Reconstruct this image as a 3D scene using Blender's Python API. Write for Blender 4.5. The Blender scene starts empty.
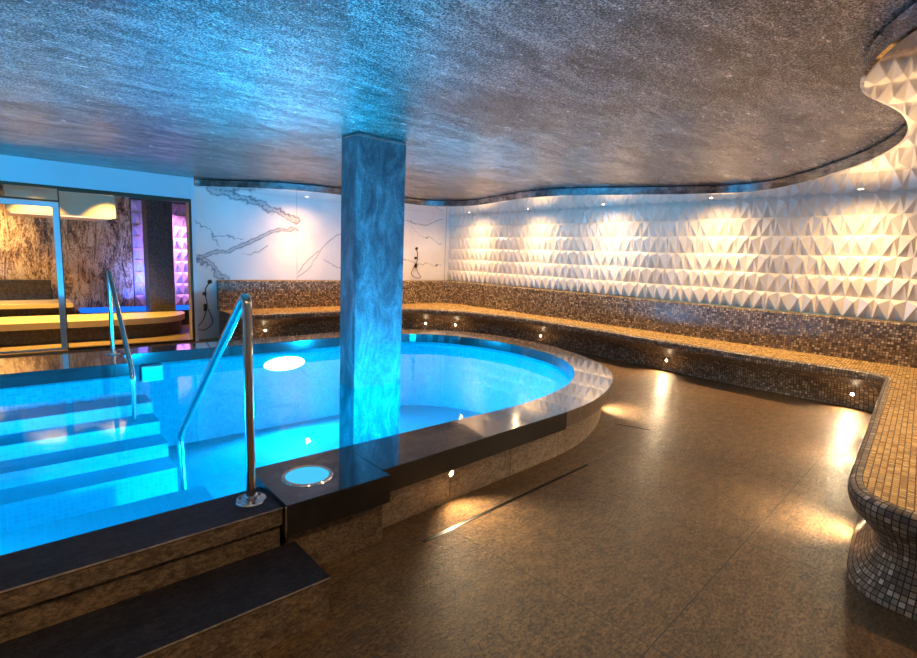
import bpy, bmesh, math, random
import numpy as np
from mathutils import Vector, Matrix
random.seed(7)
C = bpy.context.scene.collection
PI = math.pi

# ------------------------------------------------------------------ materials
class NT:
    def __init__(s, name):
        s.m = bpy.data.materials.new(name); s.m.use_nodes = True
        s.t = s.m.node_tree; s.t.nodes.clear()
        s.out = s.n('ShaderNodeOutputMaterial')
    def n(s, k, **kw):
        nd = s.t.nodes.new(k)
        for a, b in kw.items(): setattr(nd, a, b)
        return nd
    def l(s, a, b): s.t.links.new(a, b)
    def sock(s, v, tgt):
        if hasattr(v, 'is_output'): s.l(v, tgt)
        else: tgt.default_value = v
    def math(s, op, a, b=0.0, c=None):
        nd = s.n('ShaderNodeMath', operation=op); s.sock(a, nd.inputs[0]); s.sock(b, nd.inputs[1])
        if c is not None: s.sock(c, nd.inputs[2])
        return nd.outputs[0]
    def vmul(s, v, k):
        nd = s.n('ShaderNodeVectorMath', operation='MULTIPLY'); s.l(v, nd.inputs[0]); nd.inputs[1].default_value = k
        return nd.outputs[0]
    def noise(s, vec, scale, detail=4, rough=.6, dist=0.0):
        nd = s.n('ShaderNodeTexNoise'); s.l(vec, nd.inputs['Vector'])
        nd.inputs['Scale'].default_value = scale; nd.inputs['Detail'].default_value = detail
        nd.inputs['Roughness'].default_value = rough; nd.inputs['Distortion'].default_value = dist
        return nd.outputs[0]
    def ramp(s, f, stops, interp='LINEAR'):
        nd = s.n('ShaderNodeValToRGB'); nd.color_ramp.interpolation = interp
        e = nd.color_ramp.elements
        while len(e) < len(stops): e.new(.5)
        for i, (p, c) in enumerate(stops):
            e[i].position = p; e[i].color = (*c, 1) if len(c) == 3 else c
        s.l(f, nd.inputs[0]); return nd.outputs[0]
    def mix(s, f, a, b):
        nd = s.n('ShaderNodeMix', data_type='RGBA'); s.sock(f, nd.inputs[0]); s.sock(a, nd.inputs[6]); s.sock(b, nd.inputs[7])
        return nd.outputs[2]
    def bump(s, h, strength, dist=.01):
        nd = s.n('ShaderNodeBump'); nd.inputs['Strength'].default_value = strength; nd.inputs['Distance'].default_value = dist
        s.l(h, nd.inputs['Height']); return nd.outputs[0]
    def bsdf(s, col, rough, metal=0.0, nrm=None, ior=1.5, coat=0.0, spec=.5, coat_rough=.05, coat_ior=1.5):
        b = s.n('ShaderNodeBsdfPrincipled')
        s.sock(col if hasattr(col, 'is_output') or len(col) == 4 else (*col, 1), b.inputs['Base Color'])
        s.sock(rough, b.inputs['Roughness']); s.sock(metal, b.inputs['Metallic'])
        b.inputs['IOR'].default_value = ior; b.inputs['Coat Weight'].default_value = coat
        b.inputs['Coat Roughness'].default_value = coat_rough; b.inputs['Coat IOR'].default_value = coat_ior
        b.inputs['Specular IOR Level'].default_value = spec
        if nrm: s.l(nrm, b.inputs['Normal'])
        s.l(b.outputs[0], s.out.inputs[0]); return b
    def obj(s): return s.n('ShaderNodeTexCoord').outputs['Object']
    def pos(s): return s.n('ShaderNodeNewGeometry').outputs['Position']
    def uv(s): return s.n('ShaderNodeTexCoord').outputs['UV']

def plain(name, col, rough=.5, metal=0, **k):
    t = NT(name)
    nz = t.noise(t.obj(), 14, 3)
    r = t.math('MULTIPLY_ADD', nz, .12, rough - .06 if rough > .1 else rough)
    t.bsdf(col, r, metal, **k); return t.m
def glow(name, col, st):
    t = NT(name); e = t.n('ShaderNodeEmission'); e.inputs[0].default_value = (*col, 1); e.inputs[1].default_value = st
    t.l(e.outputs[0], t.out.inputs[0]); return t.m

M = {}
# floor: large slate-look porcelain tiles
def slate(name, lo, hi, rough, joints=True, bump=.5, ang=0, spec=.5):
    t = NT(name); p = t.pos()
    rot = t.n('ShaderNodeVectorRotate'); rot.rotation_type = 'Z_AXIS'; t.l(p, rot.inputs['Vector']); rot.inputs['Angle'].default_value = ang
    pv = rot.outputs[0]
    st = t.vmul(pv, (1.0, 1.7, 1.7))
    a = t.noise(st, 9, 10, .85, .1); b = t.noise(st, 38, 5, .9, .1); c = t.noise(pv, 1.1, 3)
    f = t.math('ADD', t.math('MULTIPLY', a, .4), t.math('ADD', t.math('MULTIPLY', b, .55), t.math('MULTIPLY', c, .08)))
    col = t.ramp(f, [(.42, [x*.6 for x in lo]), (.505, [(x*.65+y*.35) for x, y in zip(lo, hi)]), (.60, [min(1, x*1.15) for x in hi])])
    h = t.math('ADD', t.math('MULTIPLY', a, 1.3), t.math('MULTIPLY', b, .9))
    if joints:
        sx = t.n('ShaderNodeSeparateXYZ'); t.l(pv, sx.inputs[0])
        def line(o, per, off):
            m_ = t.math('PINGPONG', t.math('ADD', o, off), per / 2)
            return t.math('LESS_THAN', m_, .0025)
        g = t.math('MAXIMUM', line(sx.outputs[0], 1.2, -1.94), line(sx.outputs[1], 1.2, -1.96))
        col = t.mix(g, col, (.03, .024, .018, 1)); h = t.math('SUBTRACT', h, t.math('MULTIPLY', g, .4))
    rr = t.math('MULTIPLY_ADD', b, .25, rough - .12)
    t.bsdf(col, rr, 0, t.bump(h, bump, .02), spec=spec); return t.m
M['floor'] = slate('slate_floor', (.04, .022, .010), (.42, .24, .095), .30, True, 1.0, math.radians(-3), .6)
M['riser'] = slate('slate_riser', (.07, .045, .028), (.36, .25, .15), .5, False, .8)
M['tread'] = slate('dark_tread', (.006, .006, .008), (.04, .034, .038), .62, False, .5, 0, .25)
M['floor_far'] = slate('far_floor', (.2, .13, .07), (.4, .27, .16), .3, False, .2)
def granite(name, a, b, rough):
    t = NT(name); n = t.noise(t.pos(), 220, 3, .7); m_ = t.noise(t.pos(), 12, 4)
    col = t.ramp(t.math('ADD', t.math('MULTIPLY', n, .7), t.math('MULTIPLY', m_, .3)), [(.4, a), (.62, b)])
    if rough < .2: t.bsdf(col, rough, 0, ior=1.75, coat=1.0, coat_rough=.03, coat_ior=1.7)
    else: t.bsdf(col, rough, 0, ior=1.45, nrm=t.bump(n, .3, .004))
    return t.m
M['granite'] = granite('polished_granite', (.012, .011, .011), (.05, .042, .036), .12)
M['granite_face'] = granite('granite_edge', (.008, .008, .009), (.035, .03, .028), .3)
M['granite_lit'] = granite('granite_lit_edge', (.08, .06, .045), (.26, .20, .155), .32)  # granite edge colour with warm lamp light painted in as brown
M['plinth'] = slate('plinth_stone', (.16, .12, .09), (.42, .33, .25), .42, False, .25)

def mosaic(name, size, stops, grout, rough=.28, bump=.5, metal=0.0, width=.09, spec=.6):
    t = NT(name); v = t.vmul(t.uv(), (1/size, 1/size, 0))
    fl = t.n('ShaderNodeVectorMath', operation='FLOOR'); t.l(v, fl.inputs[0])
    wn = t.n('ShaderNodeTexWhiteNoise', noise_dimensions='2D'); t.l(fl.outputs[0], wn.inputs['Vector'])
    fr = t.n('ShaderNodeVectorMath', operation='FRACTION'); t.l(v, fr.inputs[0])
    sp = t.n('ShaderNodeSeparateXYZ'); t.l(fr.outputs[0], sp.inputs[0])
    ex = t.math('PINGPONG', sp.outputs[0], .5); ey = t.math('PINGPONG', sp.outputs[1], .5)
    e = t.math('MINIMUM', ex, ey)
    g = t.math('LESS_THAN', e, width)
    col = t.ramp(wn.outputs[0], stops, 'CONSTANT')
    col = t.mix(g, col, (*grout, 1))
    hh = t.math('MINIMUM', e, .16)
    rr = t.math('ADD', t.math('MULTIPLY', g, .4), t.math('MULTIPLY_ADD', wn.outputs[0], .2, rough - .08))
    t.bsdf(col, rr, metal, t.bump(hh, bump, size * .25), spec=spec); return t.m
M['mosaic'] = mosaic('bench_mosaic', .030, [(0, (.10, .07, .045)), (.2, (.22, .15, .09)), (.42, (.30, .21, .12)), (.62, (.14, .105, .08)), (.78, (.40, .30, .19)), (.92, (.60, .48, .33))], (.035, .025, .018))
M['mosaic_front'] = mosaic('bench_front_mosaic', .030, [(0, (.12, .10, .085)), (.25, (.22, .18, .14)), (.5, (.31, .255, .20)), (.72, (.17, .14, .115)), (.85, (.44, .38, .31)), (.95, (.6, .53, .45))], (.03, .024, .02), .42)
M['mosaic_seat_lit'] = mosaic('bench_seat_mosaic_lit', .030, [(0, (.44, .27, .08)), (.3, (.56, .35, .11)), (.6, (.64, .42, .14)), (.85, (.74, .52, .22))], (.09, .05, .02), .3, .6)  # bench tiles with the warm wash of light painted in as gold
M['pool'] = mosaic('pool_mosaic', .035, [(0, (.006, .27, .32)), (.4, (.007, .30, .345)), (.75, (.008, .32, .365)), (.93, (.010, .345, .39))], (.010, .36, .40), .5, .1, width=.05, spec=.08)
M['pool_step'] = mosaic('pool_step_mosaic', .035, [(0, (.008, .36, .43)), (.5, (.009, .39, .46))], (.012, .45, .52), .5, .1, width=.05, spec=.08)

def water():
    t = NT('pool_water'); p = t.pos()
    a = t.noise(p, 2.2, 3, .5, .4); b = t.noise(p, 16, 3, .6, .3)
    nr = t.bump(t.math('ADD', a, t.math('MULTIPLY', b, .15)), .035, .05)
    fr = t.n('ShaderNodeFresnel'); fr.inputs[0].default_value = 1.16; t.l(nr, fr.inputs[1])
    tr = t.n('ShaderNodeBsdfTransparent'); tr.inputs[0].default_value = (.55, .95, 1, 1)
    gl = t.n('ShaderNodeBsdfGlossy'); gl.inputs[0].default_value = (.6, .82, .95, 1); gl.inputs['Roughness'].default_value = .0; t.l(nr, gl.inputs['Normal'])
    mx = t.n('ShaderNodeMixShader'); t.l(fr.outputs[0], mx.inputs[0]); t.l(tr.outputs[0], mx.inputs[1]); t.l(gl.outputs[0], mx.inputs[2])
    t.l(mx.outputs[0], t.out.inputs[0]); return t.m
M['water'] = water()
def glass():
    t = NT('window_glass')
    fr = t.n('ShaderNodeFresnel'); fr.inputs[0].default_value = 1.45
    tr = t.n('ShaderNodeBsdfTransparent'); tr.inputs[0].default_value = (.97, .98, .98, 1)
    gl = t.n('ShaderNodeBsdfGlossy'); gl.inputs['Roughness'].default_value = .0
    mx = t.n('ShaderNodeMixShader'); t.l(fr.outputs[0], mx.inputs[0]); t.l(tr.outputs[0], mx.inputs[1]); t.l(gl.outputs[0], mx.inputs[2])
    t.l(mx.outputs[0], t.out.inputs[0]); return t.m
M['glass'] = glass()

def ceiling_mat():
    t = NT('textured_plaster_ceiling'); p = t.pos()
    st = t.vmul(p, (1.0, 2.6, 1))
    a = t.noise(st, 1.6, 5, .65, .8); b = t.noise(p, 80, 3, .9); c = t.noise(st, 9, 6, .75, .6); d = t.noise(p, 30, 3, .7)
    f = t.math('ADD', t.math('MULTIPLY', a, .22), t.math('ADD', t.math('MULTIPLY', b, .62), t.math('MULTIPLY', c, .18)))
    col = t.ramp(f, [(.44, (.05, .046, .042)), (.51, (.23, .21, .19)), (.58, (.78, .71, .63))])
    h = t.math('ADD', t.math('MULTIPLY', b, 1.0), t.math('ADD', t.math('MULTIPLY', c, .8), t.math('MULTIPLY', d, .8)))
    rr = t.math('MULTIPLY_ADD', c, .16, .17)
    t.bsdf(col, rr, .5, t.bump(h, .5, .010)); return t.m
M['ceiling'] = ceiling_mat()
t = NT('gloss_stretch_ceiling'); t.bsdf((.66, .65, .64), .05, .45, ior=1.9, coat=1, coat_rough=.02, coat_ior=1.9,
        nrm=t.bump(t.noise(t.pos(), 1.3, 2), .05, .03)); M['soffit'] = t.m
t = NT('mirror_fascia'); st = t.noise(t.pos(), 6, 2); t.bsdf(t.ramp(st, [(.3, (.3, .3, .32)), (.7, (.85, .85, .88))]), .03, 1.0); M['fascia'] = t.m
M['black'] = plain('black_gap', (.004, .004, .005), .6)
t = NT('facet_tile'); nz = t.noise(t.pos(), 3, 3)
t.bsdf(t.ramp(nz, [(.3, (.70, .63, .52)), (.7, (.82, .75, .63))]), .3, spec=.5); M['facet'] = t.m
t = NT('purple_facet'); nz = t.noise(t.pos(), 3, 3)
t.bsdf(t.ramp(nz, [(.3, (.62, .5, .6)), (.7, (.75, .62, .72))]), .35); M['facet2'] = t.m
def marble():
    t = NT('veined_marble'); at = t.n('ShaderNodeAttribute', attribute_name='vein'); p = t.pos()
    n1 = t.noise(p, 26, 5, .7, .5); n2 = t.noise(p, 1.4, 4, .55, .5)
    v = t.math('MULTIPLY', at.outputs['Fac'], t.math('MULTIPLY_ADD', n1, 1.5, .1))
    cloud = t.ramp(n2, [(.35, (.82, .78, .72)), (.7, (.72, .69, .66))])
    col = t.mix(v, cloud, (.11, .115, .13, 1))
    t.bsdf(col, .12, spec=.5); return t.m
M['marble'] = marble()
M['band'] = plain('white_gloss_panel', (.72, .74, .76), .2)
M['wall'] = plain('warm_plaster', (.42, .36, .30), .6)
M['steel'] = plain('polished_steel', (.72, .69, .66), .1, 1.0)
M['chrome'] = plain('chrome', (.8, .8, .82), .06, 1.0)
M['dark_metal'] = plain('dark_metal', (.06, .05, .045), .35, .8)
M['bronze'] = plain('bronze_frame', (.10, .065, .04), .35, .7)
M['white_frame'] = plain('satin_aluminium', (.72, .74, .76), .3, .3)
t = NT('pillar_stone'); p = t.pos(); a = t.noise(t.vmul(p, (1, 1, .45)), 5, 7, .7, 1.2); b = t.noise(p, 90, 3, .7)
f = t.math('ADD', t.math('MULTIPLY', a, .7), t.math('MULTIPLY', b, .3))
t.bsdf(t.ramp(f, [(.40, (.04, .045, .055)), (.52, (.11, .12, .13)), (.64, (.24, .26, .28))]), .33, 0, t.bump(b, .3, .01)); M['pillar'] = t.m
def art():
    t = NT('rust_veined_stone'); p = t.pos()
    st = t.vmul(p, (2.6, 1, .55))
    a = t.noise(st, 2.4, 10, .82, 1.2); b = t.noise(t.vmul(p, (3, 1, 1.2)), 14, 6, .8, 1.0); c = t.noise(p, 1.3, 3)
    f = t.math('ADD', t.math('MULTIPLY', a, .5), t.math('ADD', t.math('MULTIPLY', b, .35), t.math('MULTIPLY', c, .15)))
    col = t.ramp(f, [(.40, (.01, .01, .012)), (.46, (.10, .06, .035)), (.50, (.50, .27, .09)), (.545, (.92, .74, .42)), (.60, (.26, .13, .04)), (.68, (.04, .04, .06))])
    t.bsdf(col, .15, spec=.5); return t.m
M['art'] = art()
M['bench2'] = plain('sandstone_ledge', (.62, .48, .28), .4)
t = NT('dark_tiles_far'); t.bsdf(t.ramp(t.noise(t.pos(), 30, 3), [(.4, (.02, .02, .02)), (.6, (.09, .07, .05))]), .3); M['dark2'] = t.m
M['warm_lamp'] = glow('warm_lamp', (1.0, .78, .5), 60)
M['warm_down'] = glow('warm_downlight', (1.0, .82, .58), 25)
M['cyan_lamp'] = glow('cyan_lens', (.06, .50, .80), .6)
M['pool_lamp'] = glow('pool_lamp_lens', (.72, .95, 1.0), 8)
M['pool_spot'] = glow('pool_spot_lens', (.55, .9, 1.0), 3)

# ------------------------------------------------------------------ helpers
def link(name, me, mats, parent=None):
    o = bpy.data.objects.new(name, me); C.objects.link(o)
    for m in (mats if isinstance(mats, (list, tuple)) else [mats]): me.materials.append(m)
    if parent: o.parent = parent
    return o
def obj(name, bm, mats, parent=None, smooth=False):
    me = bpy.data.meshes.new(name); bmesh.ops.recalc_face_normals(bm, faces=bm.faces); bm.to_mesh(me); bm.free()
    if smooth:
        for p in me.polygons: p.use_smooth = True
        try: me.set_sharp_from_angle(angle=math.radians(40))
        except Exception: pass
    return link(name, me, mats, parent)
def thing(name, label, cat, loc=(0, 0, 0), group=None):
    o = bpy.data.objects.new(name, None); C.objects.link(o); o.location = loc
    o['label'] = label; o['category'] = cat
    if group: o['group'] = group
    return o
def struct(o): o['kind'] = 'structure'; return o
def box(bm, x0, x1, y0, y1, z0, z1, bevel=0):
    r = bmesh.ops.create_cube(bm, size=1)
    bmesh.ops.scale(bm, vec=(x1-x0, y1-y0, z1-z0), verts=r['verts'])
    bmesh.ops.translate(bm, vec=((x0+x1)/2, (y0+y1)/2, (z0+z1)/2), verts=r['verts'])
    if bevel:
        es = list({e for v in r['verts'] for e in v.link_edges})
        bmesh.ops.bevel(bm, geom=es, offset=bevel, segments=2, affect='EDGES', profile=.5)
def boxobj(name, dims, mat, parent=None, bevel=0, off=(0, 0, 0)):
    bm = bmesh.new(); x0, x1, y0, y1, z0, z1 = dims
    box(bm, x0-off[0], x1-off[0], y0-off[1], y1-off[1], z0-off[2], z1-off[2], bevel)
    return obj(name, bm, mat, parent)
def tube(bm, pts, r, seg=14, cap=True):
    pts = [Vector(p) for p in pts]; rings = []
    prev = None
    for i, p in enumerate(pts):
        d = (pts[min(i+1, len(pts)-1)] - pts[max(i-1, 0)]).normalized()
        if prev is None:
            a = d.orthogonal().normalized()
        else:
            a = (prev - d * prev.dot(d)).normalized()
        prev = a; b = d.cross(a)
        rr = r[i] if isinstance(r, (list, tuple)) else r
        rings.append([bm.verts.new(p + (a*math.cos(2*PI*k/seg) + b*math.sin(2*PI*k/seg))*rr) for k in range(seg)])
    for i in range(len(rings)-1):
        for k in range(seg):
            bm.faces.new((rings[i][k], rings[i][(k+1) % seg], rings[i+1][(k+1) % seg], rings[i+1][k]))
    if cap: bm.faces.new(rings[0][::-1]); bm.faces.new(rings[-1])
def lathe(bm, prof, seg=28, M4=None):
    """prof: (r,z) list, revolved about Z then moved by M4"""
    M4 = M4 or Matrix()
    rings = []
    for r, z in prof:
        if r < 1e-6: rings.append([bm.verts.new(M4 @ Vector((0, 0, z)))])
        else: rings.append([bm.verts.new(M4 @ Vector((r*math.cos(2*PI*k/seg), r*math.sin(2*PI*k/seg), z))) for k in range(seg)])
    for a, b in zip(rings, rings[1:]):
        for k in range(seg):
            k2 = (k+1) % seg
            if len(a) == 1 and len(b) == 1: continue
            if len(a) == 1: bm.faces.new((a[0], b[k], b[k2]))
            elif len(b) == 1: bm.faces.new((a[k], a[k2], b[0]))
            else: bm.faces.new((a[k], a[k2], b[k2], b[k]))
def crom(P, n=8, closed=False):
    P = [np.array(p, float) for p in P]; out = []
    N = len(P)
    for i in range(N if closed else N-1):
        p0 = P[(i-1) % N] if closed or i > 0 else P[0]
        p1, p2 = P[i], P[(i+1) % N]
        p3 = P[(i+2) % N] if closed or i+2 < N else P[-1]
        for k in range(n):
            t_ = k/n
            out.append(.5*((2*p1)+(-p0+p2)*t_+(2*p0-5*p1+4*p2-p3)*t_**2+(-p0+3*p1-3*p2+p3)*t_**3))
    if not closed: out.append(P[-1])
    return out
def resample(P, step=None, n=None):
    P = [np.array(p, float) for p in P]
    s = np.concatenate([[0], np.cumsum([np.linalg.norm(b-a) for a, b in zip(P, P[1:])])])
    n = n or max(2, int(round(s[-1]/step))+1)
    t_ = np.linspace(0, s[-1], n); A = np.array(P)
    return [np.array([np.interp(x, s, A[:, k]) for k in range(A.shape[1])]) for x in t_]
def offset(P, d, closed=False):
    """shift a 2D polyline to its left by d"""
    out = []; N = len(P)
    for i in range(N):
        a = P[(i-1) % N] if closed or i > 0 else P[0]; b = P[(i+1) % N] if closed or i < N-1 else P[-1]
        t_ = (b-a)/max(1e-9, np.linalg.norm(b-a)); out.append(P[i] + d*np.array([-t_[1], t_[0]]))
    return out
def fill_loops(bm, loops, z):
    es = []
    for L in loops:
        vs = [bm.verts.new((p[0], p[1], z)) for p in L]
        for i in range(len(vs)): es.append(bm.edges.new((vs[i], vs[(i+1) % len(vs)])))
    r = bmesh.ops.triangle_fill(bm, use_beauty=True, use_dissolve=False, edges=es)
    for f in bm.faces:
        f.normal_update()
def plane_uv(me, rot=0.0, scale=1.0):
    uv = me.uv_layers.new(name='UVMap'); c, s = math.cos(rot), math.sin(rot)
    for l in me.loops:
        v = me.vertices[l.vertex_index].co; uv.data[l.index].uv = ((v.x*c + v.y*s)*scale, (-v.x*s + v.y*c)*scale)
def box_uv(me):
    uv = me.uv_layers.new(name='UVMap')
    for p in me.polygons:
        n = p.normal
        for li in p.loop_indices:
            v = me.vertices[me.loops[li].vertex_index].co
            if abs(n.z) > .7: uv.data[li].uv = (v.x, v.y)
            elif abs(n.x) > abs(n.y): uv.data[li].uv = (v.y, v.z)
            else: uv.data[li].uv = (v.x, v.z)

# ------------------------------------------------------------------ key dimensions
ZC, ZS, ZW, ZD = .404, 2.54, .25, 2.66      # coping, gloss soffit, water, dark ceiling
XW, YB, YG, YR, XL = 7.95, 9.4, 9.2, -.95, -2.6   # tile wall, marble wall, glazing wall, near wall, left wall

# pool outlines
IN_FRONT = [(.89, 2.62), (1.456, 2.62), (2.95, 2.625)]
IN_CURVE = crom([(2.95, 2.625), (3.35, 2.672), (3.83, 2.79), (4.2, 2.96), (4.55, 3.2), (4.83, 3.49), (5.04, 3.85), (5.15, 4.25), (5.19, 4.68), (5.13, 5.15), (4.97, 5.6), (4.68, 5.97), (4.3, 6.18), (3.85, 6.27), (3.4, 6.29)], 5)
IN = [np.array(p) for p in IN_FRONT[:2]] + IN_CURVE + [np.array(p) for p in [(2.2, 6.29), (.87, 6.29), (.87, 5.85), (-1.9, 5.85), (-1.9, 2.435), (.89, 2.435)]]
OUT_FRONT = [(1.456, 2.2), (3.2, 2.285)]
OUT_CURVE = crom([(3.2, 2.285), (3.62, 2.345), (4.06, 2.485), (4.5, 2.69), (4.87, 2.96), (5.15, 3.29), (5.36, 3.69), (5.54, 4.15), (5.62, 4.6), (5.61, 5.1), (5.53, 5.55), (5.3, 6.03), (4.95, 6.38), (4.5, 6.6), (3.95, 6.69), (3.4, 6.7)], 5)

# ------------------------------------------------------------------ room shell
OUTER = [(XL, YR), (XW+.05, YR), (XW+.05, YB+.05), (2.3, YB+.05), (2.3, YG), (2.3, 13.2), (XL, 13.2)]
bm = bmesh.new()
foot = [np.array((.95, 2.23)), np.array((1.456, 2.3)), np.array((3.2, 2.42))] + offset(OUT_CURVE, .14)[1:] + [np.array((.85, 6.55)), np.array((-1.9, 6.55)), np.array((-1.9, 2.2)), np.array((.90, 2.2))]
fill_loops(bm, [[(XL, YR), (XW+.1, YR), (XW+.1, YB+.1), (XL, YB+.1)], foot], 0)
fl = struct(obj('floor', bm, M['floor']))
fl2 = struct(boxobj('floor.001', (XL, 4.6, YB+.1, 13.2, -.06, 0.0), M['floor_far']))

# dark ceiling with wavy border, fascia, gloss soffit
BORDER = [(2.35, 9.2), (2.45, 9.19), (2.62, 9.0), (2.93, 8.72), (3.35, 8.35), (3.8, 8.14), (4.26, 8.07), (5.1, 8.08), (5.75, 8.14), (6.15, 8.12), (6.45, 7.88), (6.62, 7.5), (6.66, 7.1), (6.52, 6.5), (6.36, 5.9), (6.28, 5.4), (6.32, 4.92), (6.53, 4.4), (6.79, 3.88), (7.05, 3.3), (7.22, 2.8), (7.16, 2.4), (6.95, 2.1), (6.62, 1.76), (6.3, 1.5), (5.79, 1.13), (5.2, .84), (4.7, .71), (4.24, .675), (3.9, .715), (3.66, .755), (3.45, .74), (3.24, .68), (3.0, .57), (2.78, .42), (2.5, .15), (2.3, -.2), (2.2, -.6), (2.18, -.95)]
BC = crom(BORDER, 5)
bm = bmesh.new()
fill_loops(bm, [list(BC) + [np.array((XL, YR)), np.array((XL, YG))]], ZD)
struct(obj('ceiling', bm, M['ceiling']))
bm = bmesh.new()
fill_loops(bm, [list(BC) + [np.array((XW+.05, YR)), np.array((XW+.05, YB+.05)), np.array((2.35, YB+.05))]], ZS)
struct(obj('ceiling.001', bm, M['soffit']))
def ribbon(bm, P, z0, z1, P1=None):
    P1 = P1 or P
    a = [bm.verts.new((p[0], p[1], z0)) for p in P]; b = [bm.verts.new((p[0], p[1], z1)) for p in P1]
    for i in range(len(P)-1): bm.faces.new((a[i], a[i+1], b[i+1], b[i]))
OB = offset(BC, -.018); OB[0] = BC[0]
bm = bmesh.new(); ribbon(bm, BC, ZS, ZS+.004, OB); ribbon(bm, OB, ZS+.004, ZS+.104); struct(obj('trim_1', bm, M['fascia'], smooth=True))
bm = bmesh.new(); ribbon(bm, OB, ZS+.104, ZS+.104, offset(BC, .01)); ribbon(bm, offset(BC, .01), ZS+.104, ZD); struct(obj('trim_2', bm, M['black']))

# walls
def wallbox(name, d, m): return struct(boxobj(name, d, m))
wallbox('wall_near', (XL-.1, XW+.15, YR-.1, YR, -.1, 2.8), M['wall'])
wallbox('wall_left', (XL-.1, XL, YR, 13.2, -.1, 2.8), M['wall'])

# faceted tile walls
def facet_mesh(u0, u1, z0, rows, tw, th, place, depth=.078, seed=3):
    bm = bmesh.new(); n = int(math.ceil((u1-u0)/tw))
    for r in range(rows):
        for c in range(n):
            a = u0+c*tw; b = a+tw; zb = z0+r*th; zt = zb+th
            if b > u1: b = u1
            w = b-a
            lo = [depth*.55, .0, depth*.5, .0, depth*.55]
            B = [bm.verts.new(place(a+w*k/4, zb+.001, lo[k])) for k in range(5)]
            e_ = .36 if (c+r) % 2 else .16
            V1 = bm.verts.new(place(a+w*e_, zb+th*.76, depth*1.0)); V3 = bm.verts.new(place(b-w*e_, zb+th*.76, depth*1.0))
            T = [bm.verts.new(place(a+w*k/2, zt-.001, depth*.62)) for k in range(3)]
            W = [bm.verts.new(place(a+w*k/2, zt, 0)) for k in range(3)]
            for f in ((T[0], T[1], V1), (T[0], V1, B[0]), (V1, B[1], B[0]), (V1, B[2], B[1]), (V1, T[1], B[2]),
                      (T[1], T[2], V3), (T[1], V3, B[2]), (V3, B[3], B[2]), (V3, B[4], B[3]), (V3, T[2], B[4])):
                bm.faces.new(f)
            for k in range(2): bm.faces.new((W[k], W[k+1], T[k+1], T[k]))
    return bm
wallbox('wall_right', (XW+.06, XW+.16, YR, YB+.2, -.1, 2.8), M['wall'])
TH = (ZS-1.01)/6
bm = facet_mesh(YR, YB, 1.01, 6, .30, TH, lambda u, z, d: (XW+.06-d, u, z))
me = bpy.data.meshes.new('wall_right_tiles'); bm.to_mesh(me); bm.free()
struct(link('wall_right.001', me, M['facet']))

# marble wall with veins from a distance field
VEINS = [
(.012, [(2.382, 2.023), (2.561, 1.898), (2.691, 1.765), (2.768, 1.569)]), (.006, [(2.691, 1.765), (2.856, 1.774), (3.167, 1.734)]),
(.03, [(2.36, 1.40), (2.468, 1.386), (2.657, 1.478), (2.934, 1.518), (3.136, 1.614), (3.403, 1.747), (3.649, 1.882), (3.935, 1.962), (4.176, 1.962)]),
(.05, [(2.468, 1.386), (2.625, 1.277), (2.704, 1.162), (2.867, 1.018)]), (.055, [(2.63, 2.53), (3.01, 2.474), (3.443, 2.40), (3.747, 2.283), (4.176, 2.136)]),
(.02, [(4.195, 1.086), (4.401, 1.218), (4.648, 1.585), (4.755, 1.721), (5.011, 1.917), (5.3, 2.05), (5.7, 2.3)]), (.012, [(4.195, 1.15), (4.367, 1.38), (4.612, 1.583)]),
(.01, [(4.72, 1.422), (4.978, 1.294), (5.4, 1.2)]), (.006, [(3.133, 1.466), (3.43, 1.507), (3.647, 1.668)]),
(.014, [(6.1, 2.45), (6.642, 2.337), (7.199, 2.254), (7.724, 2.444)]), (.008, [(6.827, 2.227), (7.045, 2.031), (7.319, 2.004), (7.721, 1.873)]),
(.012, [(6.1, 1.55), (6.643, 1.486), (6.96, 1.41), (7.744, 1.362)])]
def marble_wall(x0, x1, z0, z1, y, step=.012):
    nx = int((x1-x0)/step)+1; nz = int((z1-z0)/step)+1
    X = np.linspace(x0, x1, nx); Z = np.linspace(z0, z1, nz)
    gx, gz = np.meshgrid(X, Z)
    rng = np.random.default_rng(5)
    wob = .02*np.sin(gx*17+3*np.sin(gz*9)) + .012*np.sin(gz*31+gx*23) + .008*np.sin(gx*57-gz*41)
    wx, wz = gx+wob, gz+wob*.8
    v = np.zeros_like(gx)
    for w, L in VEINS:
        d = np.full_like(gx, 9.)
        for (ax, az), (bx, bz) in zip(L, L[1:]):
            dx, dz = bx-ax, bz-az; tt = np.clip(((wx-ax)*dx+(wz-az)*dz)/(dx*dx+dz*dz), 0, 1)
            d = np.minimum(d, np.hypot(wx-ax-tt*dx, wz-az-tt*dz))
        core = np.exp(-(d/max(w*.35, .007))**2) if w < .025 else .75*np.exp(-(np.abs(d-w*.8)/(w*.28))**2)+.42*np.exp(-(d/w)**2)
        v = np.maximum(v, core)
    for s in (4.176, 7.85): v = np.maximum(v, .5*(np.abs(gx-s) < .007))
    co = np.stack([gx, np.full_like(gx, y), gz], -1).reshape(-1, 3)
    idx = np.arange(nx*nz).reshape(nz, nx)
    F = np.stack([idx[:-1, :-1], idx[:-1, 1:], idx[1:, 1:], idx[1:, :-1]], -1).reshape(-1, 4)
    me = bpy.data.meshes.new('marble_wall'); me.from_pydata(co.tolist(), [], F.tolist())
    at = me.attributes.new('vein', 'FLOAT', 'POINT'); at.data.foreach_set('value', v.reshape(-1).astype(np.float32))
    return me
struct(link('wall_back', marble_wall(2.3, XW+.05, 0, ZD, YB), M['marble']))
wallbox('wall_back.001', (2.3, XW+.2, YB+.005, YB+.12, -.1, 2.8), M['wall'])
bm = bmesh.new(); box(bm, 2.3, 2.355, YG-.005, YB+.005, 0, ZD); struct(obj('trim_3', bm, M['band']))

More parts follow.
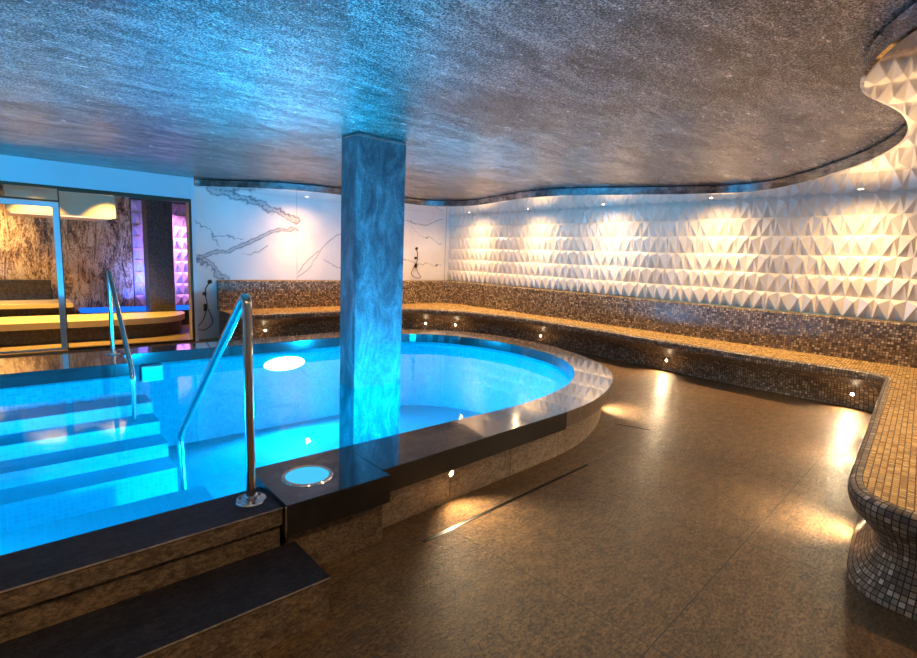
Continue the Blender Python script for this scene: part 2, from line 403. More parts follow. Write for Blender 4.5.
# ------------------------------------------------------------------ glazing wall
wallbox('wall_back.002', (XL, 2.3, YG, YG+.14, 2.31, 2.8), M['band'])
struct(boxobj('trim_4', (XL, 2.3, YG-.012, YG-.001, 2.285, 2.325), M['bronze']))
bm = bmesh.new()
box(bm, .60, 2.3, YG-.02, YG+.04, 2.265, 2.31); box(bm, .60, 2.3, YG-.02, YG+.04, 0, .03)
box(bm, 2.272, 2.3, YG-.02, YG+.04, .03, 2.265); box(bm, .60, .615, YG-.02, YG+.04, .03, 2.265)
w1 = struct(obj('window_1', bm, M['bronze']))
p_ = struct(boxobj('pane', (.615, 2.272, YG+.005, YG+.015, .03, 2.265), M['glass'], w1))
bm = bmesh.new()
box(bm, -1.3, .60, YG-.05, YG-.015, 2.03, 2.10, .004); box(bm, .53, .60, YG-.05, YG-.015, .02, 2.03, .004); box(bm, -1.3, -1.23, YG-.05, YG-.015, .02, 2.03, .004)
box(bm, -1.23, .53, YG-.05, YG-.015, .02, .05)
d1 = struct(obj('door_1', bm, M['white_frame']))
struct(boxobj('pane', (-1.23, .53, YG-.036, YG-.028, .05, 2.03), M['glass'], d1))
w2 = struct(boxobj('window_2', (-1.3, .60, YG-.01, YG+.04, 2.105, 2.13), M['bronze']))
struct(boxobj('pane', (-1.3, .60, YG+.005, YG+.015, 2.13, 2.31), M['glass'], w2))
wallbox('wall_back.003', (XL, -1.3, YG, YG+.14, -.05, 2.31), M['band'])

# ------------------------------------------------------------------ adjoining room behind the glass
wallbox('wall_far', (XL, 1.93, 12.2, 12.3, 0, 2.8), M['art'])
bm = facet_mesh(1.95, 3.45, .30, 9, .30, .24, lambda u, z, d: (u, 12.25-d, z)); me = bpy.data.meshes.new('far_tiles'); bm.to_mesh(me); bm.free()
struct(link('wall_far.001', me, M['facet2']))
wallbox('wall_far.002', (1.93, 4.6, 12.26, 12.36, 0, 2.8), M['dark2'])
wallbox('wall_far_side', (4.5, 4.6, YB+.12, 12.26, 0, 2.8), M['wall'])
wallbox('ceiling.002', (XL, 4.6, YG+.14, 13.2, 2.58, 2.66), M['dark2'])
o = thing('ceiling_bulkhead', 'tan lowered ceiling box behind the glass wall', 'bulkhead', (.9, 10.4, 2.12))
bm = bmesh.new(); box(bm, -.85, .5, -.3, 1.5, -.15, .46, .01); obj('box_panel', bm, M['bench2'], o)
bm = bmesh.new(); box(bm, -.8, .45, -.25, -.15, -.162, -.15); obj('light_strip', bm, glow('strip', (1, .7, .4), 1.2), o)
o = thing('dark_column', 'dark square column shape behind the glass wall', 'column', (2.18, 11.06, 0))
boxobj('shaft', (-.21, .21, -.2, .2, .3, 2.58), M['dark2'], o); boxobj('plinth', (-.22, .22, -.22, .22, 0, .3), M['dark2'], o)  # dark upright block behind the glass
# lit ledge
o = thing('stone_ledge', 'wide sandstone ledge lit golden behind the glass wall', 'ledge', (0, 9.75, 0))
bm = bmesh.new()
EP = crom([(-2.5, .10), (-.8, .08), (.6, .08), (1.6, .12), (2.2, .3), (2.45, .7), (2.48, 1.05)], 5)
def slabmesh(bm, poly, z0, z1):
    lo = [bm.verts.new((p[0], p[1], z0)) for p in poly]; hi = [bm.verts.new((p[0], p[1], z1)) for p in poly]
    for i in range(len(poly)):
        j = (i+1) % len(poly); bm.faces.new((lo[i], lo[j], hi[j], hi[i]))
    bm.faces.new(lo[::-1]); bm.faces.new(hi)
slabmesh(bm, list(EP)+[np.array((-2.5, 1.05))], .24, .34); obj('top', bm, M['bench2'], o)
bm = bmesh.new(); slabmesh(bm, [np.array((p[0]-.03, p[1]+.12)) for p in EP[:-1]]+[np.array((2.45, 1.05)), np.array((-2.5, 1.05))], .0, .24); obj('base', bm, M['dark2'], o)
o = thing('raised_bench', 'pale stone bench against the rust coloured wall behind glass', 'bench', (0, 11.3, 0))
boxobj('seat', (-2.4, .85, -.1, .8, .42, .50), M['bench2'], o, .01); boxobj('base', (-2.4, .83, .0, .8, 0, .42), M['dark2'], o)
boxobj('backrest', (-2.4, .6, .68, .85, .5, .86), M['dark2'], o)
o = thing('plunge_basin', 'small blue lit basin below the purple faceted tiles', 'basin', (2.1, 11.6, 0))
bm = bmesh.new(); box(bm, -1.15, 1.6, -.3, .35, .0, .30); obj('basin_wall', bm, M['dark2'], o)
bm = bmesh.new(); box(bm, -1.12, 1.57, -.27, .32, .30, .34); obj('water_surface', bm, glow('glowing_water', (.01, .14, .9), .8), o)  # water emits the basin's blue light itself

# ------------------------------------------------------------------ pool
pool = thing('swimming_pool', 'raised freeform pool with polished granite coping and glowing blue mosaic', 'pool', (0, 0, 0))
bm = bmesh.new(); L = IN
va = [bm.verts.new((p[0], p[1], ZC-.11)) for p in L]; vb = [bm.verts.new((p[0], p[1], -.7)) for p in L]
s_ = [0]
for i in range(len(L)): s_.append(s_[-1]+float(np.linalg.norm(L[(i+1) % len(L)]-L[i])))
uvl = bm.loops.layers.uv.new('UVMap')
for i in range(len(L)):
    j = (i+1) % len(L); f = bm.faces.new((va[i], va[j], vb[j], vb[i]))
    for lp, u, v in zip(f.loops, (s_[i], s_[i+1], s_[i+1], s_[i]), (ZC, ZC, -.7, -.7)): lp[uvl].uv = (u, v)
es = [bm.edges.get((vb[i], vb[(i+1) % len(L)])) for i in range(len(L))]
r = bmesh.ops.triangle_fill(bm, use_beauty=True, edges=es)
for f in bm.faces:
    f.normal_update()
    if abs(f.normal.z) > .9:
        for lp in f.loops: lp[uvl].uv = (lp.vert.co.x, lp.vert.co.y)
obj('basin', bm, M['pool'], pool)

# coping slabs
def strip_slab(I, O, parent, z1=ZC, th=.125, gap=.0025, face=None, name='coping_slab'):
    I = [np.array(p, float) for p in I]; O = [np.array(p, float) for p in O]
    n = max(len(I), len(O), 2)
    I = resample(I, n=n); O = resample(O, n=n)
    for S in (I, O):
        d = S[1]-S[0]; S[0] = S[0]+d/np.linalg.norm(d)*gap
        d = S[-2]-S[-1]; S[-1] = S[-1]+d/np.linalg.norm(d)*gap
    bm = bmesh.new()
    b = .004
    rows = []
    for k in range(n):
        d = O[k]-I[k]; d = d/np.linalg.norm(d)
        i_, o_ = I[k]-d*.006, O[k]
        rows.append([bm.verts.new((*q, z)) for q, z in ((i_, z1-th), (i_, z1-b), (i_+d*b, z1), (o_-d*b, z1), (o_, z1-b), (o_, z1-th))])
    for a, c in zip(rows, rows[1:]):
        for q in range(6):
            w = (q+1) % 6; f = bm.faces.new((a[q], a[w], c[w], c[q])); f.material_index = 1 if q == 3 or q == 4 else 0
    for e in (rows[0][::-1], rows[-1]):
        bm.faces.new(e).material_index = 1
    return obj(name, bm, [M['granite'], face or M['granite_face']], parent)
def sub(P, a, b):
    P = resample(P, n=200); return P[int(a*199):int(b*199)+1]
sA = strip_slab([(.89, 2.62), (1.456, 2.62)], [(.89, 2.125), (1.456, 2.125)], pool, th=.15)
strip_slab([(1.456, 2.62), (2.95, 2.625)], [(1.456, 2.2), (3.2, 2.285)], pool, th=.14)
cuts = [0, .14, .28, .42, .56, .70, .85, 1]
for a, b in zip(cuts, cuts[1:]):
    strip_slab(resample(sub(IN_CURVE, a, b), n=12), resample(sub(OUT_CURVE, a, b), n=12), pool, th=.12, face=M['granite_lit'])
strip_slab([(3.4, 6.29), (2.15, 6.29)], [(3.4, 6.7), (2.15, 6.69)], pool)
strip_slab([(2.15, 6.29), (.87, 6.29)], [(2.15, 6.69), (.87, 6.65)], pool)
strip_slab([(.87, 5.85), (-.5, 5.85)], [(.87, 6.65), (-.5, 6.65)], pool, z1=.395)
strip_slab([(-.5, 5.85), (-1.9, 5.85)], [(-.5, 6.65), (-1.9, 6.65)], pool, z1=.395)
strip_slab([(-1.9, 5.85), (-1.9, 2.435)], [(-2.3, 5.85), (-2.3, 2.435)], pool, z1=.384)
bm = bmesh.new(); box(bm, .884, .89, 2.122, 2.128, .256, .40); obj('trim_or_glint', bm, M['chrome'], pool)  # thin chrome sliver added to stand in for a glint at the slab corner
# plinth wall panels
PF = [np.array((1.456, 2.3)), np.array((3.2, 2.385))] + offset(OUT_CURVE, .10)[1:]
PF = resample(PF, step=.05)
bm = bmesh.new(); n = len(PF); per = 12
for s0 in range(0, n-1, per):
    seg = PF[s0:min(s0+per+1, n)]
    if len(seg) < 2: continue
    seg = resample(seg, n=len(seg)); g = .0025
    d = seg[1]-seg[0]; seg[0] = seg[0]+d/np.linalg.norm(d)*g; d = seg[-2]-seg[-1]; seg[-1] = seg[-1]+d/np.linalg.norm(d)*g
    ribbon(bm, seg, .0, ZC-.12)
    for q in (0, -1):
        a = seg[q]; nrm = offset(seg, .03)[q]
        v = [bm.verts.new((*a, 0)), bm.verts.new((*nrm, 0)), bm.verts.new((*nrm, ZC-.12)), bm.verts.new((*a, ZC-.12))]; bm.faces.new(v)
obj('plinth_panelling', bm, M['plinth'], pool)
bm = bmesh.new(); ribbon(bm, offset(PF, .03), 0, ZC-.12); ribbon(bm, [np.array((-1.9, 6.58)), np.array((3.5, 6.58))], 0, ZC-.12); obj('plinth_core', bm, M['black'], pool)
boxobj('plinth_return', (.93, 1.456, 2.2, 2.4, 0, ZC-.152), M['riser'], pool)
# underwater steps
def ustep(nosings, x0, x1, y0, sgn):
    bm = bmesh.new()
    for y, z in nosings: box(bm, x0, x1, min(y0, y), max(y0, y), -.7, z)
    o = obj('underwater_steps', bm, M['pool_step'], pool); box_uv(o.data)
ustep([(5.5, .06), (5.2, -.05), (4.9, -.17), (4.6, -.29)], -1.88, .98, 5.84, -1)
ustep([(3.36, .05), (3.66, -.10), (3.96, -.25)], -1.88, .86, 2.445, 1)
boxobj('skimmer', (1.02, 1.22, 6.2, 6.285, .1, ZC-.135), plain('lit_tile', (.35, .75, .9), .3), pool, .004)  # pale colour paints in the blue light on the pool wall

bm = bmesh.new(); fill_loops(bm, [IN], ZW)
o = obj('pool_water', bm, M['water']); o['kind'] = 'stuff'; o['label'] = 'clear blue water filling the raised pool'; o['category'] = 'water'

# entry steps near the camera
t1 = thing('entry_steps', 'two dark stone steps with brown slate risers up to the pool edge', 'steps', (0, 1.8, 0))
def ent(name, d, m, bev=0): return boxobj(name, d, m, t1, bev, (0, 1.8, 0))
ent('lower_riser', (-1.9, .942, 1.815, 2.16, 0, .187), M['riser'])
ent('lower_tread', (-1.9, .946, 1.81, 2.163, .188, .199), M['tread'], .002)
ent('upper_riser', (-1.9, .885, 2.195, 2.425, 0, .30), M['riser'])
ent('upper_nosing', (-1.9, .885, 2.163, 2.425, .301, .372), M['riser'])
ent('strip_or_glint', (-1.9, .887, 2.1595, 2.1625, .378, .385), M['plinth'])  # light strip stands in for the highlight along the tread edge
ent('strip_or_glint', (-1.9, .946, 1.8075, 1.8105, .193, .200), M['plinth'])  # lower tread edge highlight, also put in as a light strip
bm = bmesh.new()
for a, b in ((-1.9, -.155), (-.15, .887)): box(bm, a, b, 2.161-1.8, 2.43-1.8, .373, .384, .002)
obj('upper_tread', bm, M['tread'], t1)

# pillar
t1 = thing('pillar', 'square grey stone pillar rising out of the pool water', 'pillar', (2.745, 4.415, -.7))
bm = bmesh.new(); box(bm, -.275, .275, -.145, .145, 0, 3.357, .006); obj('shaft', bm, M['pillar'], t1)
bm = bmesh.new(); box(bm, -.278, .278, -.148, .148, 3.325, 3.333); obj('joint_strip', bm, M['steel'], t1)

# handrails
def fillet(pts, r, n=7):
    P = [Vector(p) for p in pts]; out = [P[0]]
    for a, b, c in zip(P, P[1:], P[2:]):
        d1 = (a-b).normalized(); d2 = (c-b).normalized(); p = b+d1*r; q = b+d2*r
        for k in range(n+1):
            t_ = k/n; out.append(p*(1-t_)**2 + b*2*t_*(1-t_) + q*t_**2)
    out.append(P[-1]); return out
def handrail(loc, pts, label, rr=.0215):
    t_ = thing('pool_handrail', label, 'handrail', loc, 'stainless pool handrails')
    bm = bmesh.new(); tube(bm, fillet(pts, .075), rr, 20); obj('rail_tube', bm, M['steel'], t_, True)
    bm = bmesh.new(); lathe(bm, [(rr, .022), (.030, .02), (.032, .009), (.066, .007), (.070, .0), (0, 0)], 32); f = obj('flange', bm, M['chrome'], t_, True)
    for k in range(3):
        bm = bmesh.new(); a = 2*PI*k/3+.4; lathe(bm, [(0, .012), (.006, .0115), (.007, .0085), (.007, .006)], 10, Matrix.Translation((.051*math.cos(a), .051*math.sin(a), 0))); obj('screw', bm, M['dark_metal'], f, True)
handrail((.80, 2.32, .384), [(0, 0, 0), (0, .01, .98), (0, 1.32, -.065), (0, 1.24, -.60)], 'tall bent steel handrail bolted to the near pool step')
handrail((.80, 6.42, .395), [(0, 0, 0), (0, -.01, .90), (0, -1.12, .0), (0, -1.10, -.56)], 'steel handrail at the far pool steps in front of the glass wall')

# deck light in granite slab
t1 = thing('deck_light', 'round cyan glowing light in chrome ring set in the granite slab', 'light', (1.105, 2.372, ZC))
bm = bmesh.new(); lathe(bm, [(.108, .001), (.110, .006), (.126, .006), (.130, .0), (.126, -.01)], 48); obj('ring', bm, M['chrome'], t1, True)
bm = bmesh.new(); lathe(bm, [(0, .0035), (.108, .003), (.108, -.01)], 48); obj('lens', bm, M['cyan_lamp'], t1)

# ------------------------------------------------------------------ bench
LIP = [(2.72, 8.5), (3.3, 8.5), (4.3, 8.47), (5.3, 8.47), (5.9, 8.42), (6.35, 8.18), (6.7, 7.78), (6.95, 7.25), (7.12, 6.6), (7.16, 5.9), (7.14, 5.2), (7.1, 4.5), (7.02, 3.8), (6.97, 3.0), (6.95, 2.3), (6.96, 1.7), (6.98, 1.25), (6.96, 1.08)]
LIP2 = [(6.96, 1.08), (6.9, .98), (6.8, .925), (6.4, .885), (5.7, .805), (5.0, .725), (4.4, .655), (3.8, .59), (3.4, .545), (3.2, .51), (3.07, .455), (2.99, .36), (2.96, .22), (2.97, .0), (3.03, -.3), (3.15, -.65), (3.25, -.95)]
lip = resample(crom(LIP, 6), step=.06) + resample(crom(LIP2, 6), step=.04)[1:]
BACK = [(2.72, 9.3), (7.62, 9.3), (7.85, 9.05), (7.85, -.85), (3.3, -.85)]
bench = thing('mosaic_bench', 'long brown mosaic tiled bench with golden light coloured into its seat, curving along the walls', 'bench', (0, 0, 0))
cum = [0]
for a, b in zip(lip, lip[1:]): cum.append(cum[-1]+float(np.linalg.norm(b-a)))
nl = len(lip); i_c = min(range(nl), key=lambda i: np.hypot(lip[i][0]-6.96, lip[i][1]-1.08))
prof_rows = []
for i in range(nl):
    k = min(1, max(0, (cum[i]-cum[i_c]+.1)/1.2)); k = k*k*(3-2*k)
    N_ = .30*(1-k)+.13*k; F_ = .36*(1-k)+.045*k
    prof_rows.append([(.055, .500), (.025, .496), (.007, .484), (0, .465), (0, .430), (.008, .405), (.16*N_, .380), (.42*N_, .35), (.72*N_, .31), (.9*N_, .27), (N_, .22), (N_+.3*(F_-N_), .14), (F_+(N_-F_)*.35*k, .07), (F_, .03), (F_, 0)])
bm = bmesh.new(); uvl = bm.loops.layers.uv.new('UVMap'); rows = []
offs = {}
def inward(d_list):
    out = []
    for i in range(nl):
        a = lip[max(0, i-1)]; b = lip[min(nl-1, i+1)]; t_ = (b-a)/np.linalg.norm(b-a)
        out.append(np.array([-t_[1], t_[0]]))
    return out
NRM = inward(None)      # left of travel direction = toward the wall
for i in range(nl):
    rr = []
    for d, z in prof_rows[i]:
        q = lip[i]+NRM[i]*d; rr.append(bm.verts.new((q[0], q[1], z)))
    rows.append(rr)
for i in range(nl-1):
    v = 0
    for j in range(len(rows[0])-1):
        dv = (rows[i][j].co-rows[i][j+1].co).length
        f = bm.faces.new((rows[i][j], rows[i+1][j], rows[i+1][j+1], rows[i][j+1]))
        for lp, uu, vv in zip(f.loops, (cum[i], cum[i+1], cum[i+1], cum[i]), (v, v, v+dv, v+dv)): lp[uvl].uv = (uu, vv)
        v += dv
f_ = bm.faces.new([r_ for r_ in rows[0]] + [bm.verts.new((2.72, 9.3, 0)), bm.verts.new((2.72, 9.3, .5))])
for lp in f_.loops: lp[uvl].uv = (lp.vert.co.y, lp.vert.co.z)
obj('front', bm, M['mosaic_front'], bench, True)
seat_edge = [lip[i]+NRM[i]*.055 for i in range(nl)]
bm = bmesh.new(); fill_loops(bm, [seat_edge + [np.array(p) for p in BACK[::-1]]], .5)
o = obj('seat', bm, M['mosaic_seat_lit'], bench); plane_uv(o.data, math.radians(6.2))
# backrest
bp = resample([np.array(p, float) for p in BACK[:2]] + [np.array((7.74, 9.24)), np.array((7.81, 9.15))] + [np.array(p, float) for p in BACK[2:4]], step=.1)
bm = bmesh.new(); uvl = bm.loops.layers.uv.new('UVMap'); s = 0
def bpt(i, d, z):
    a = bp[max(0, i-1)]; b = bp[min(len(bp)-1, i+1)]; t_ = (b-a)/np.linalg.norm(b-a); q = bp[i]+np.array([-t_[1], t_[0]])*d
    q[0] = min(q[0], XW+.05); q[1] = min(q[1], YB)
    return bm.verts.new((q[0], q[1], z))
PB = [(0, .5), (0, .985), (.006, 1.0), (.02, 1.007), (.105, 1.008)]
R_ = [[bpt(i, d, z) for d, z in PB] for i in range(len(bp))]
for i in range(len(bp)-1):
    ds = float(np.linalg.norm(bp[i+1]-bp[i])); v = 0
    for j in range(len(PB)-1):
        dv = math.dist(PB[j], PB[j+1])
        f = bm.faces.new((R_[i][j], R_[i+1][j], R_[i+1][j+1], R_[i][j+1]))
        for lp, uu, vv in zip(f.loops, (s, s+ds, s+ds, s), (v, v, v+dv, v+dv)): lp[uvl].uv = (uu, vv)
        v += dv
    s += ds
f_ = bm.faces.new(R_[0]+[bm.verts.new((2.72, YB-.001, .5))])
for lp in f_.loops: lp[uvl].uv = (lp.vert.co.y, lp.vert.co.z)
obj('backrest', bm, M['mosaic'], bench)
bm = bmesh.new(); ribbon(bm, [np.array((2.72, YB-.003)), np.array((XW-.03, YB-.003))], 1.008, 1.016); ribbon(bm, [np.array((XW-.012, YB)), np.array((XW-.012, -.9))], 1.008, 1.024); obj('trim_or_glint', bm, plain('gold_trim', (.7, .5, .25), .3, .9), bench)

# ------------------------------------------------------------------ lamps
def spot(name, loc, direction, energy, col, angle=120, blend=.6, size=.03):
    ld = bpy.data.lights.new(name, 'SPOT'); ld.energy = energy; ld.color = col; ld.spot_size = math.radians(angle); ld.spot_blend = blend; ld.shadow_soft_size = size
    o = bpy.data.objects.new(name, ld); C.objects.link(o); o.location = loc
    o.rotation_euler = Vector(direction).to_track_quat('-Z', 'Y').to_euler(); return o
def area(name, loc, direction, energy, col, size, sy=None, spread=180):
    ld = bpy.data.lights.new(name, 'AREA'); ld.energy = energy; ld.color = col; ld.size = size; ld.spread = math.radians(spread)
    if sy: ld.shape = 'RECTANGLE'; ld.size_y = sy
    else: ld.shape = 'DISK'
    o = bpy.data.objects.new(name, ld); C.objects.link(o); o.location = loc
    o.rotation_euler = Vector(direction).to_track_quat('-Z', 'Y').to_euler(); return o
WARM = (1.0, .64, .31); BLUE = (.0, .46, 1.0)
K_DOWN, K_BENCH, K_POOL = 72, 20, 265
def downlight(x, y, label, e=K_DOWN, z=ZS, d=(0, 0, -1), group='ceiling downlights along the walls', angle=125, col=WARM):
    t_ = thing('downlight', label, 'downlight', (x, y, z), group)
    bm = bmesh.new(); lathe(bm, [(.03, -.001), (.034, -.006), (.044, -.006), (.047, 0)], 24); obj('trim_ring', bm, M['chrome'], t_, True)
    bm = bmesh.new(); lathe(bm, [(0, -.003), (.03, -.002)], 20); obj('lamp', bm, M['warm_down'], t_)
    spot('downlight_beam', (x, y, z-.012), d, e*.62, col, 170, 1.0, .02)
    spot('downlight_beam', (x, y, z-.012), d, e*1.1, col, 95, 1.0, .02)
for x, y, s in ((7.52, 8.25, 'above the tiled wall nearest the marble corner'), (7.52, 6.6, 'above the tiled wall, second from the marble corner'), (7.52, 4.95, 'over the middle of the tiled wall'),
                (7.52, 3.2, 'right of centre above the tiled wall'), (7.52, 1.5, 'at the right end of the tiled wall')):
    downlight(x, y, 'recessed downlight in gloss ceiling ' + s)
downlight(4.12, 8.85, 'recessed downlight in gloss ceiling before the veined marble wall', K_DOWN*1.15, col=(1, .5, .16))
downlight(6.1, 8.85, 'recessed downlight in gloss ceiling between pillar and tiled wall', K_DOWN*.8, col=(1, .5, .16))
for x, y in ((5.6, .1), (3.9, -.15)):  # added out of view as warm fill from the near side
    downlight(x, y, 'added out-of-view fill downlight in gloss ceiling over the near bench ' + ('above its rounded end' if x < 4.5 else 'towards the inner corner'), K_DOWN*.75)

for x, y, s in ((.2, -.35, 'above the entry steps'), (-1.2, .2, 'at the left above the entry steps')):  # unseen lamps added to brighten the step risers
    downlight(x, y, 'added out-of-view fill light in dark ceiling ' + s, 34, ZD, (0, .5, -1), 'added fill lights in the dark ceiling')
lampM = [M['steel'], M['warm_lamp']]
def wall_lamp(p, n, label, e=K_BENCH, group='small spotlights along the bench base', r=.014):
    n = Vector((n[0], n[1], 0)).normalized(); t_ = thing('spotlight', label, 'spotlight', p, group)
    R4 = n.to_track_quat('Z', 'Y').to_matrix().to_4x4()
    bm = bmesh.new(); lathe(bm, [(r, .004), (r+.003, .008), (r+.008, .007), (r+.009, -.02)], 24, R4); obj('bezel', bm, M['steel'], t_, True)
    bm = bmesh.new(); lathe(bm, [(0, .008), (r*.7, .007), (r, .004)], 20, R4); obj('lens', bm, M['warm_lamp'], t_)
    q = Vector(p)+n*.02
    spot('spotlight_beam', q, (n.x, n.y, -.75), e, (1, .74, .44), 120, 1.0, .015)
def foot_at(target, z=.17):
    i = min(range(nl), key=lambda i: math.hypot(lip[i][0]+NRM[i][0]*.3-target[0], lip[i][1]+NRM[i][1]*.3-target[1]))
    pr = prof_rows[i]; zz = [p[1] for p in pr][::-1]; dd = [p[0] for p in pr][::-1]
    d = float(np.interp(z, zz, dd)); q = lip[i]+NRM[i]*(d-.006); return (q[0], q[1], z), -NRM[i]
for tgt, s in (((3.32, 8.8), 'left of the pillar under the marble wall bench'), ((6.58, 8.4), 'just right of the pillar under the bench'), ((7.03, 7.97), 'second right of the pillar where the bench starts to curve'),
               ((7.45, 6.05), 'in the bench base behind the curved pool end'), ((7.32, 3.53), 'in the bench base at the centre of the tiled wall'), ((7.25, 1.28), 'in the bench base beside the inner corner at right')):
    p, n_ = foot_at(tgt); wall_lamp(p, n_, 'small bright spotlight ' + s)
def plinth_at(x, z=.17):
    i = min(range(len(PF)//2), key=lambda i: abs(PF[i][0]-x)); t_ = PF[i+1]-PF[i-1]; t_ /= np.linalg.norm(t_)
    n_ = np.array([t_[1], -t_[0]]); q = PF[i]+n_*.002; return (q[0], q[1], z), n_
for tx, s in ((3.75, 'just behind its rounded corner'), (5.3, 'facing the open floor'), (6.5, 'close to the inner corner')):
    i = min(range(i_c, nl), key=lambda i: abs(lip[i][0]-tx) + (9 if lip[i][1] < .45 else 0)); pr = prof_rows[i]
    dd = float(np.interp(.15, [p[1] for p in pr][::-1], [p[0] for p in pr][::-1])); q = lip[i]+NRM[i]*(dd-.006)
    wall_lamp((q[0], q[1], .15), -NRM[i], 'small spotlight in the near bench base ' + s, 26)
p, n_ = plinth_at(2.08, .185); wall_lamp(p, n_, 'bright spotlight in the pool plinth beside the slot drain', 22, 'small spotlights in the pool plinth', .016)
p, n_ = plinth_at(4.72, .185); wall_lamp(p, n_, 'spotlight in the pool plinth hidden by the curve', 30, 'small spotlights in the pool plinth', .016)

# underwater lamps
def pool_lamp(p, n, label, e, r=.07, zr=1.0, mat='pool_spot', col=BLUE):
    n = Vector((n[0], n[1], 0)).normalized(); t_ = thing('underwater_light', label, 'light', p, 'underwater pool lights')
    R4 = n.to_track_quat('Z', 'Y').to_matrix().to_4x4(); S = Matrix.Diagonal((1, 1, zr, 1))
    bm = bmesh.new(); lathe(bm, [(r, .010), (r+.012, .012), (r+.02, .0)], 28, S @ R4); obj('bezel', bm, M['chrome'], t_, True)
    bm = bmesh.new(); lathe(bm, [(0, .014), (r*.6, .012), (r, .008)], 28, S @ R4); obj('lens', bm, M[mat], t_)
    q = Vector(p)+n*.03
    spot('underwater_beam', q, (n.x, n.y, -.0), e, col, 172, .4, .06)
pool_lamp((2.62, 6.288, .12), (0, -1), 'large bright underwater light on the far pool wall', K_POOL*1.3, .27, .33, 'pool_lamp')
pool_lamp((1.5, 2.622, -.1), (0, 1), 'underwater light on the near pool wall beside the deck light', K_POOL)
pool_lamp((3.1, 2.66, -.1), (0, 1), 'underwater light on the near pool wall in front of the pillar', K_POOL)
pool_lamp((-1.89, 4.4, -.1), (1, 0), 'underwater light on the left pool wall', K_POOL*.6)
pool_lamp((4.3, 3.035, -.1), (-.6, 1), 'underwater light on the curved near pool wall', K_POOL*.8)
pool_lamp((-.6, 2.437, .12), (0, 1), 'underwater light on the pool wall beside the near steps', K_POOL)

# slot drains
def drain(name, a, b, w, label):
    a = np.array(a, float); b = np.array(b, float); d = (b-a)/np.linalg.norm(b-a); n_ = np.array([-d[1], d[0]])
    t_ = thing('slot_drain', label, 'drain', (a[0], a[1], 0), 'slot drains in the floor')
    Ln = float(np.linalg.norm(b-a)); rot = math.atan2(d[1], d[0]); t_.rotation_euler = (0, 0, rot)
    bm = bmesh.new(); box(bm, 0, Ln, -w/2, w/2, -.001, .0012); obj('slot', bm, M['black'], t_)
    for s in (-1, 1):
        bm = bmesh.new(); box(bm, 0, Ln, s*w/2-.002, s*w/2+.002, -.001, .002); obj('strip_or_glint', bm, M['dark_metal'], t_)
    bm = bmesh.new(); box(bm, 0, .03, -w/2, w/2, -.001, .0018); obj('end_cap', bm, M['dark_metal'], t_)
drain('d', (1.626, 2.048), (3.3, 2.133), .02, 'long black slot drain in the floor beside the pool plinth')
drain('d', (4.40, 2.58), (4.52, 2.27), .016, 'short black slot drain beneath the curved end of the pool plinth')

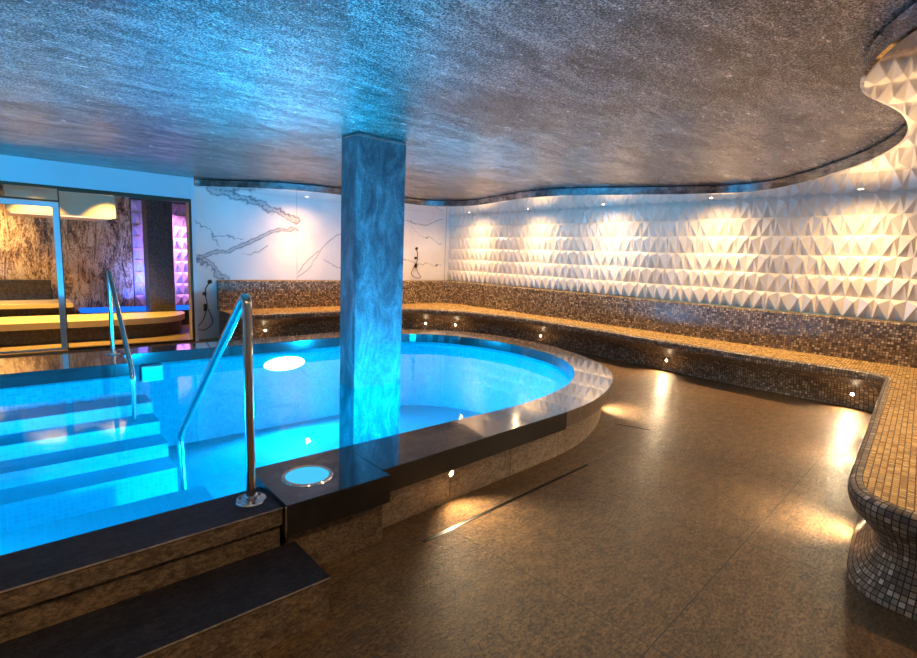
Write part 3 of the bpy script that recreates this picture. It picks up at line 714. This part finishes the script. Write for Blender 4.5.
# hand showers on the marble wall
def hand_shower(x, z, label, big=1.0, flip=1):
    t_ = thing('hand_shower', label, 'shower', (x, YB-.0, z), 'hand showers with hoses on the marble wall')
    bm = bmesh.new(); R4 = Matrix.Rotation(PI/2, 4, 'X'); lathe(bm, [(0, .012), (.03, .012), (.033, 0)], 20, R4); obj('wall_plate', bm, M['dark_metal'], t_, True)
    bm = bmesh.new(); tube(bm, [(0, -.01, 0), (0, -.06, .0), (0, -.07, .03)], .011, 10); obj('holder', bm, M['dark_metal'], t_, True)
    bm = bmesh.new(); tube(bm, fillet([(0, -.07, -.05), (0, -.07, .10), (.05*flip, -.10, .19)], .03, 4), [.009]*3+[.010]*7 if False else .010, 10); obj('handle', bm, M['dark_metal'], t_, True)
    bm = bmesh.new(); lathe(bm, [(0, .022), (.02, .02), (.038, .004), (.038, -.004), (0, -.006)], 20, Matrix.Translation((.06*flip, -.11, .21)) @ Matrix.Rotation(1.9, 4, 'X')); obj('shower_head', bm, M['dark_metal'], t_, True)
    hp = crom([(0, -.07, -.05), (.02*flip, -.06, -.2), (-.03*flip, -.04, -.42), (-.13*flip, -.03, -.58), (-.02*flip, -.03, -.62), (.11*flip, -.03, -.5), (.06*flip, -.03, -.3), (.015*flip, -.02, -.22)], 8)
    if big < 1: hp = [np.array((p[0]*1.1, p[1], p[2]*big)) for p in hp]
    bm = bmesh.new(); tube(bm, [tuple(p) for p in hp], .007, 8); obj('hose', bm, M['dark_metal'], t_, True)
    bm = bmesh.new(); box(bm, -.022, .022, -.05, 0, -.30*big, -.17*big, .006); obj('mixer', bm, M['dark_metal'], t_)
    bm = bmesh.new(); tube(bm, [(0, -.05, -.23*big), (.035, -.08, -.20*big)], .006, 8); obj('lever', bm, M['dark_metal'], t_)
hand_shower(2.52, .78, 'dark hand shower with hanging hose between glass wall and bench')
hand_shower(6.98, 1.52, 'dark hand shower above the bench near the tiled wall', .72, -1)

# adjoining room lights
for x, e in ((-.45, 160), (.3, 260), (1.0, 260)): spot('art_beam', (x, 11.55, 2.52), (0, .30, -1), e, (1, .66, .30), 120, 1, .03)
for x in (-.5, .4, 1.3): spot('ledge_beam', (x, 9.72, 2.5), (0, .22, -1), 260, (1, .60, .12), 80, .8, .03)
area('tile_light', (2.75, 11.8, 2.5), (.1, .25, -1), 16, (.95, .35, .9), .9, .15, 70)
area('basin_glow', (2.2, 11.5, .5), (.0, 1, .8), 9, (.08, .15, 1.0), .7, .2, 80)

# ------------------------------------------------------------------ world, camera, view
w = bpy.data.worlds.new('w'); bpy.context.scene.world = w; w.use_nodes = True
w.node_tree.nodes['Background'].inputs[0].default_value = (.9, .8, .7, 1); w.node_tree.nodes['Background'].inputs[1].default_value = .02
yaw, pit, rol, fpx = .8433092, .13756, .0401565, 509.38
fwd = Vector((math.cos(pit)*math.cos(yaw), math.cos(pit)*math.sin(yaw), -math.sin(pit)))
right = Vector((math.sin(yaw), -math.cos(yaw), 0)); up = right.cross(fwd)
r2 = right*math.cos(rol)+up*math.sin(rol); u2 = up*math.cos(rol)-right*math.sin(rol)
cd = bpy.data.cameras.new('camera'); cam = bpy.data.objects.new('camera', cd); C.objects.link(cam)
cd.sensor_width = 36; cd.lens = 36*fpx/917; cd.clip_start = .02
m = Matrix((r2, u2, -fwd)).transposed().to_4x4(); m.translation = Vector((0, 0, 1.55)); cam.matrix_world = m
sc = bpy.context.scene; sc.camera = cam
vs = sc.view_settings; vs.view_transform = 'Standard'; vs.look = 'None'; vs.gamma = 1; vs.use_curve_mapping = False; vs.exposure = 1.0
sc.cycles.max_bounces = 10; sc.cycles.transparent_max_bounces = 12
sc.cycles.caustics_reflective = True; sc.cycles.sample_clamp_indirect = 6; sc.cycles.blur_glossy = .5
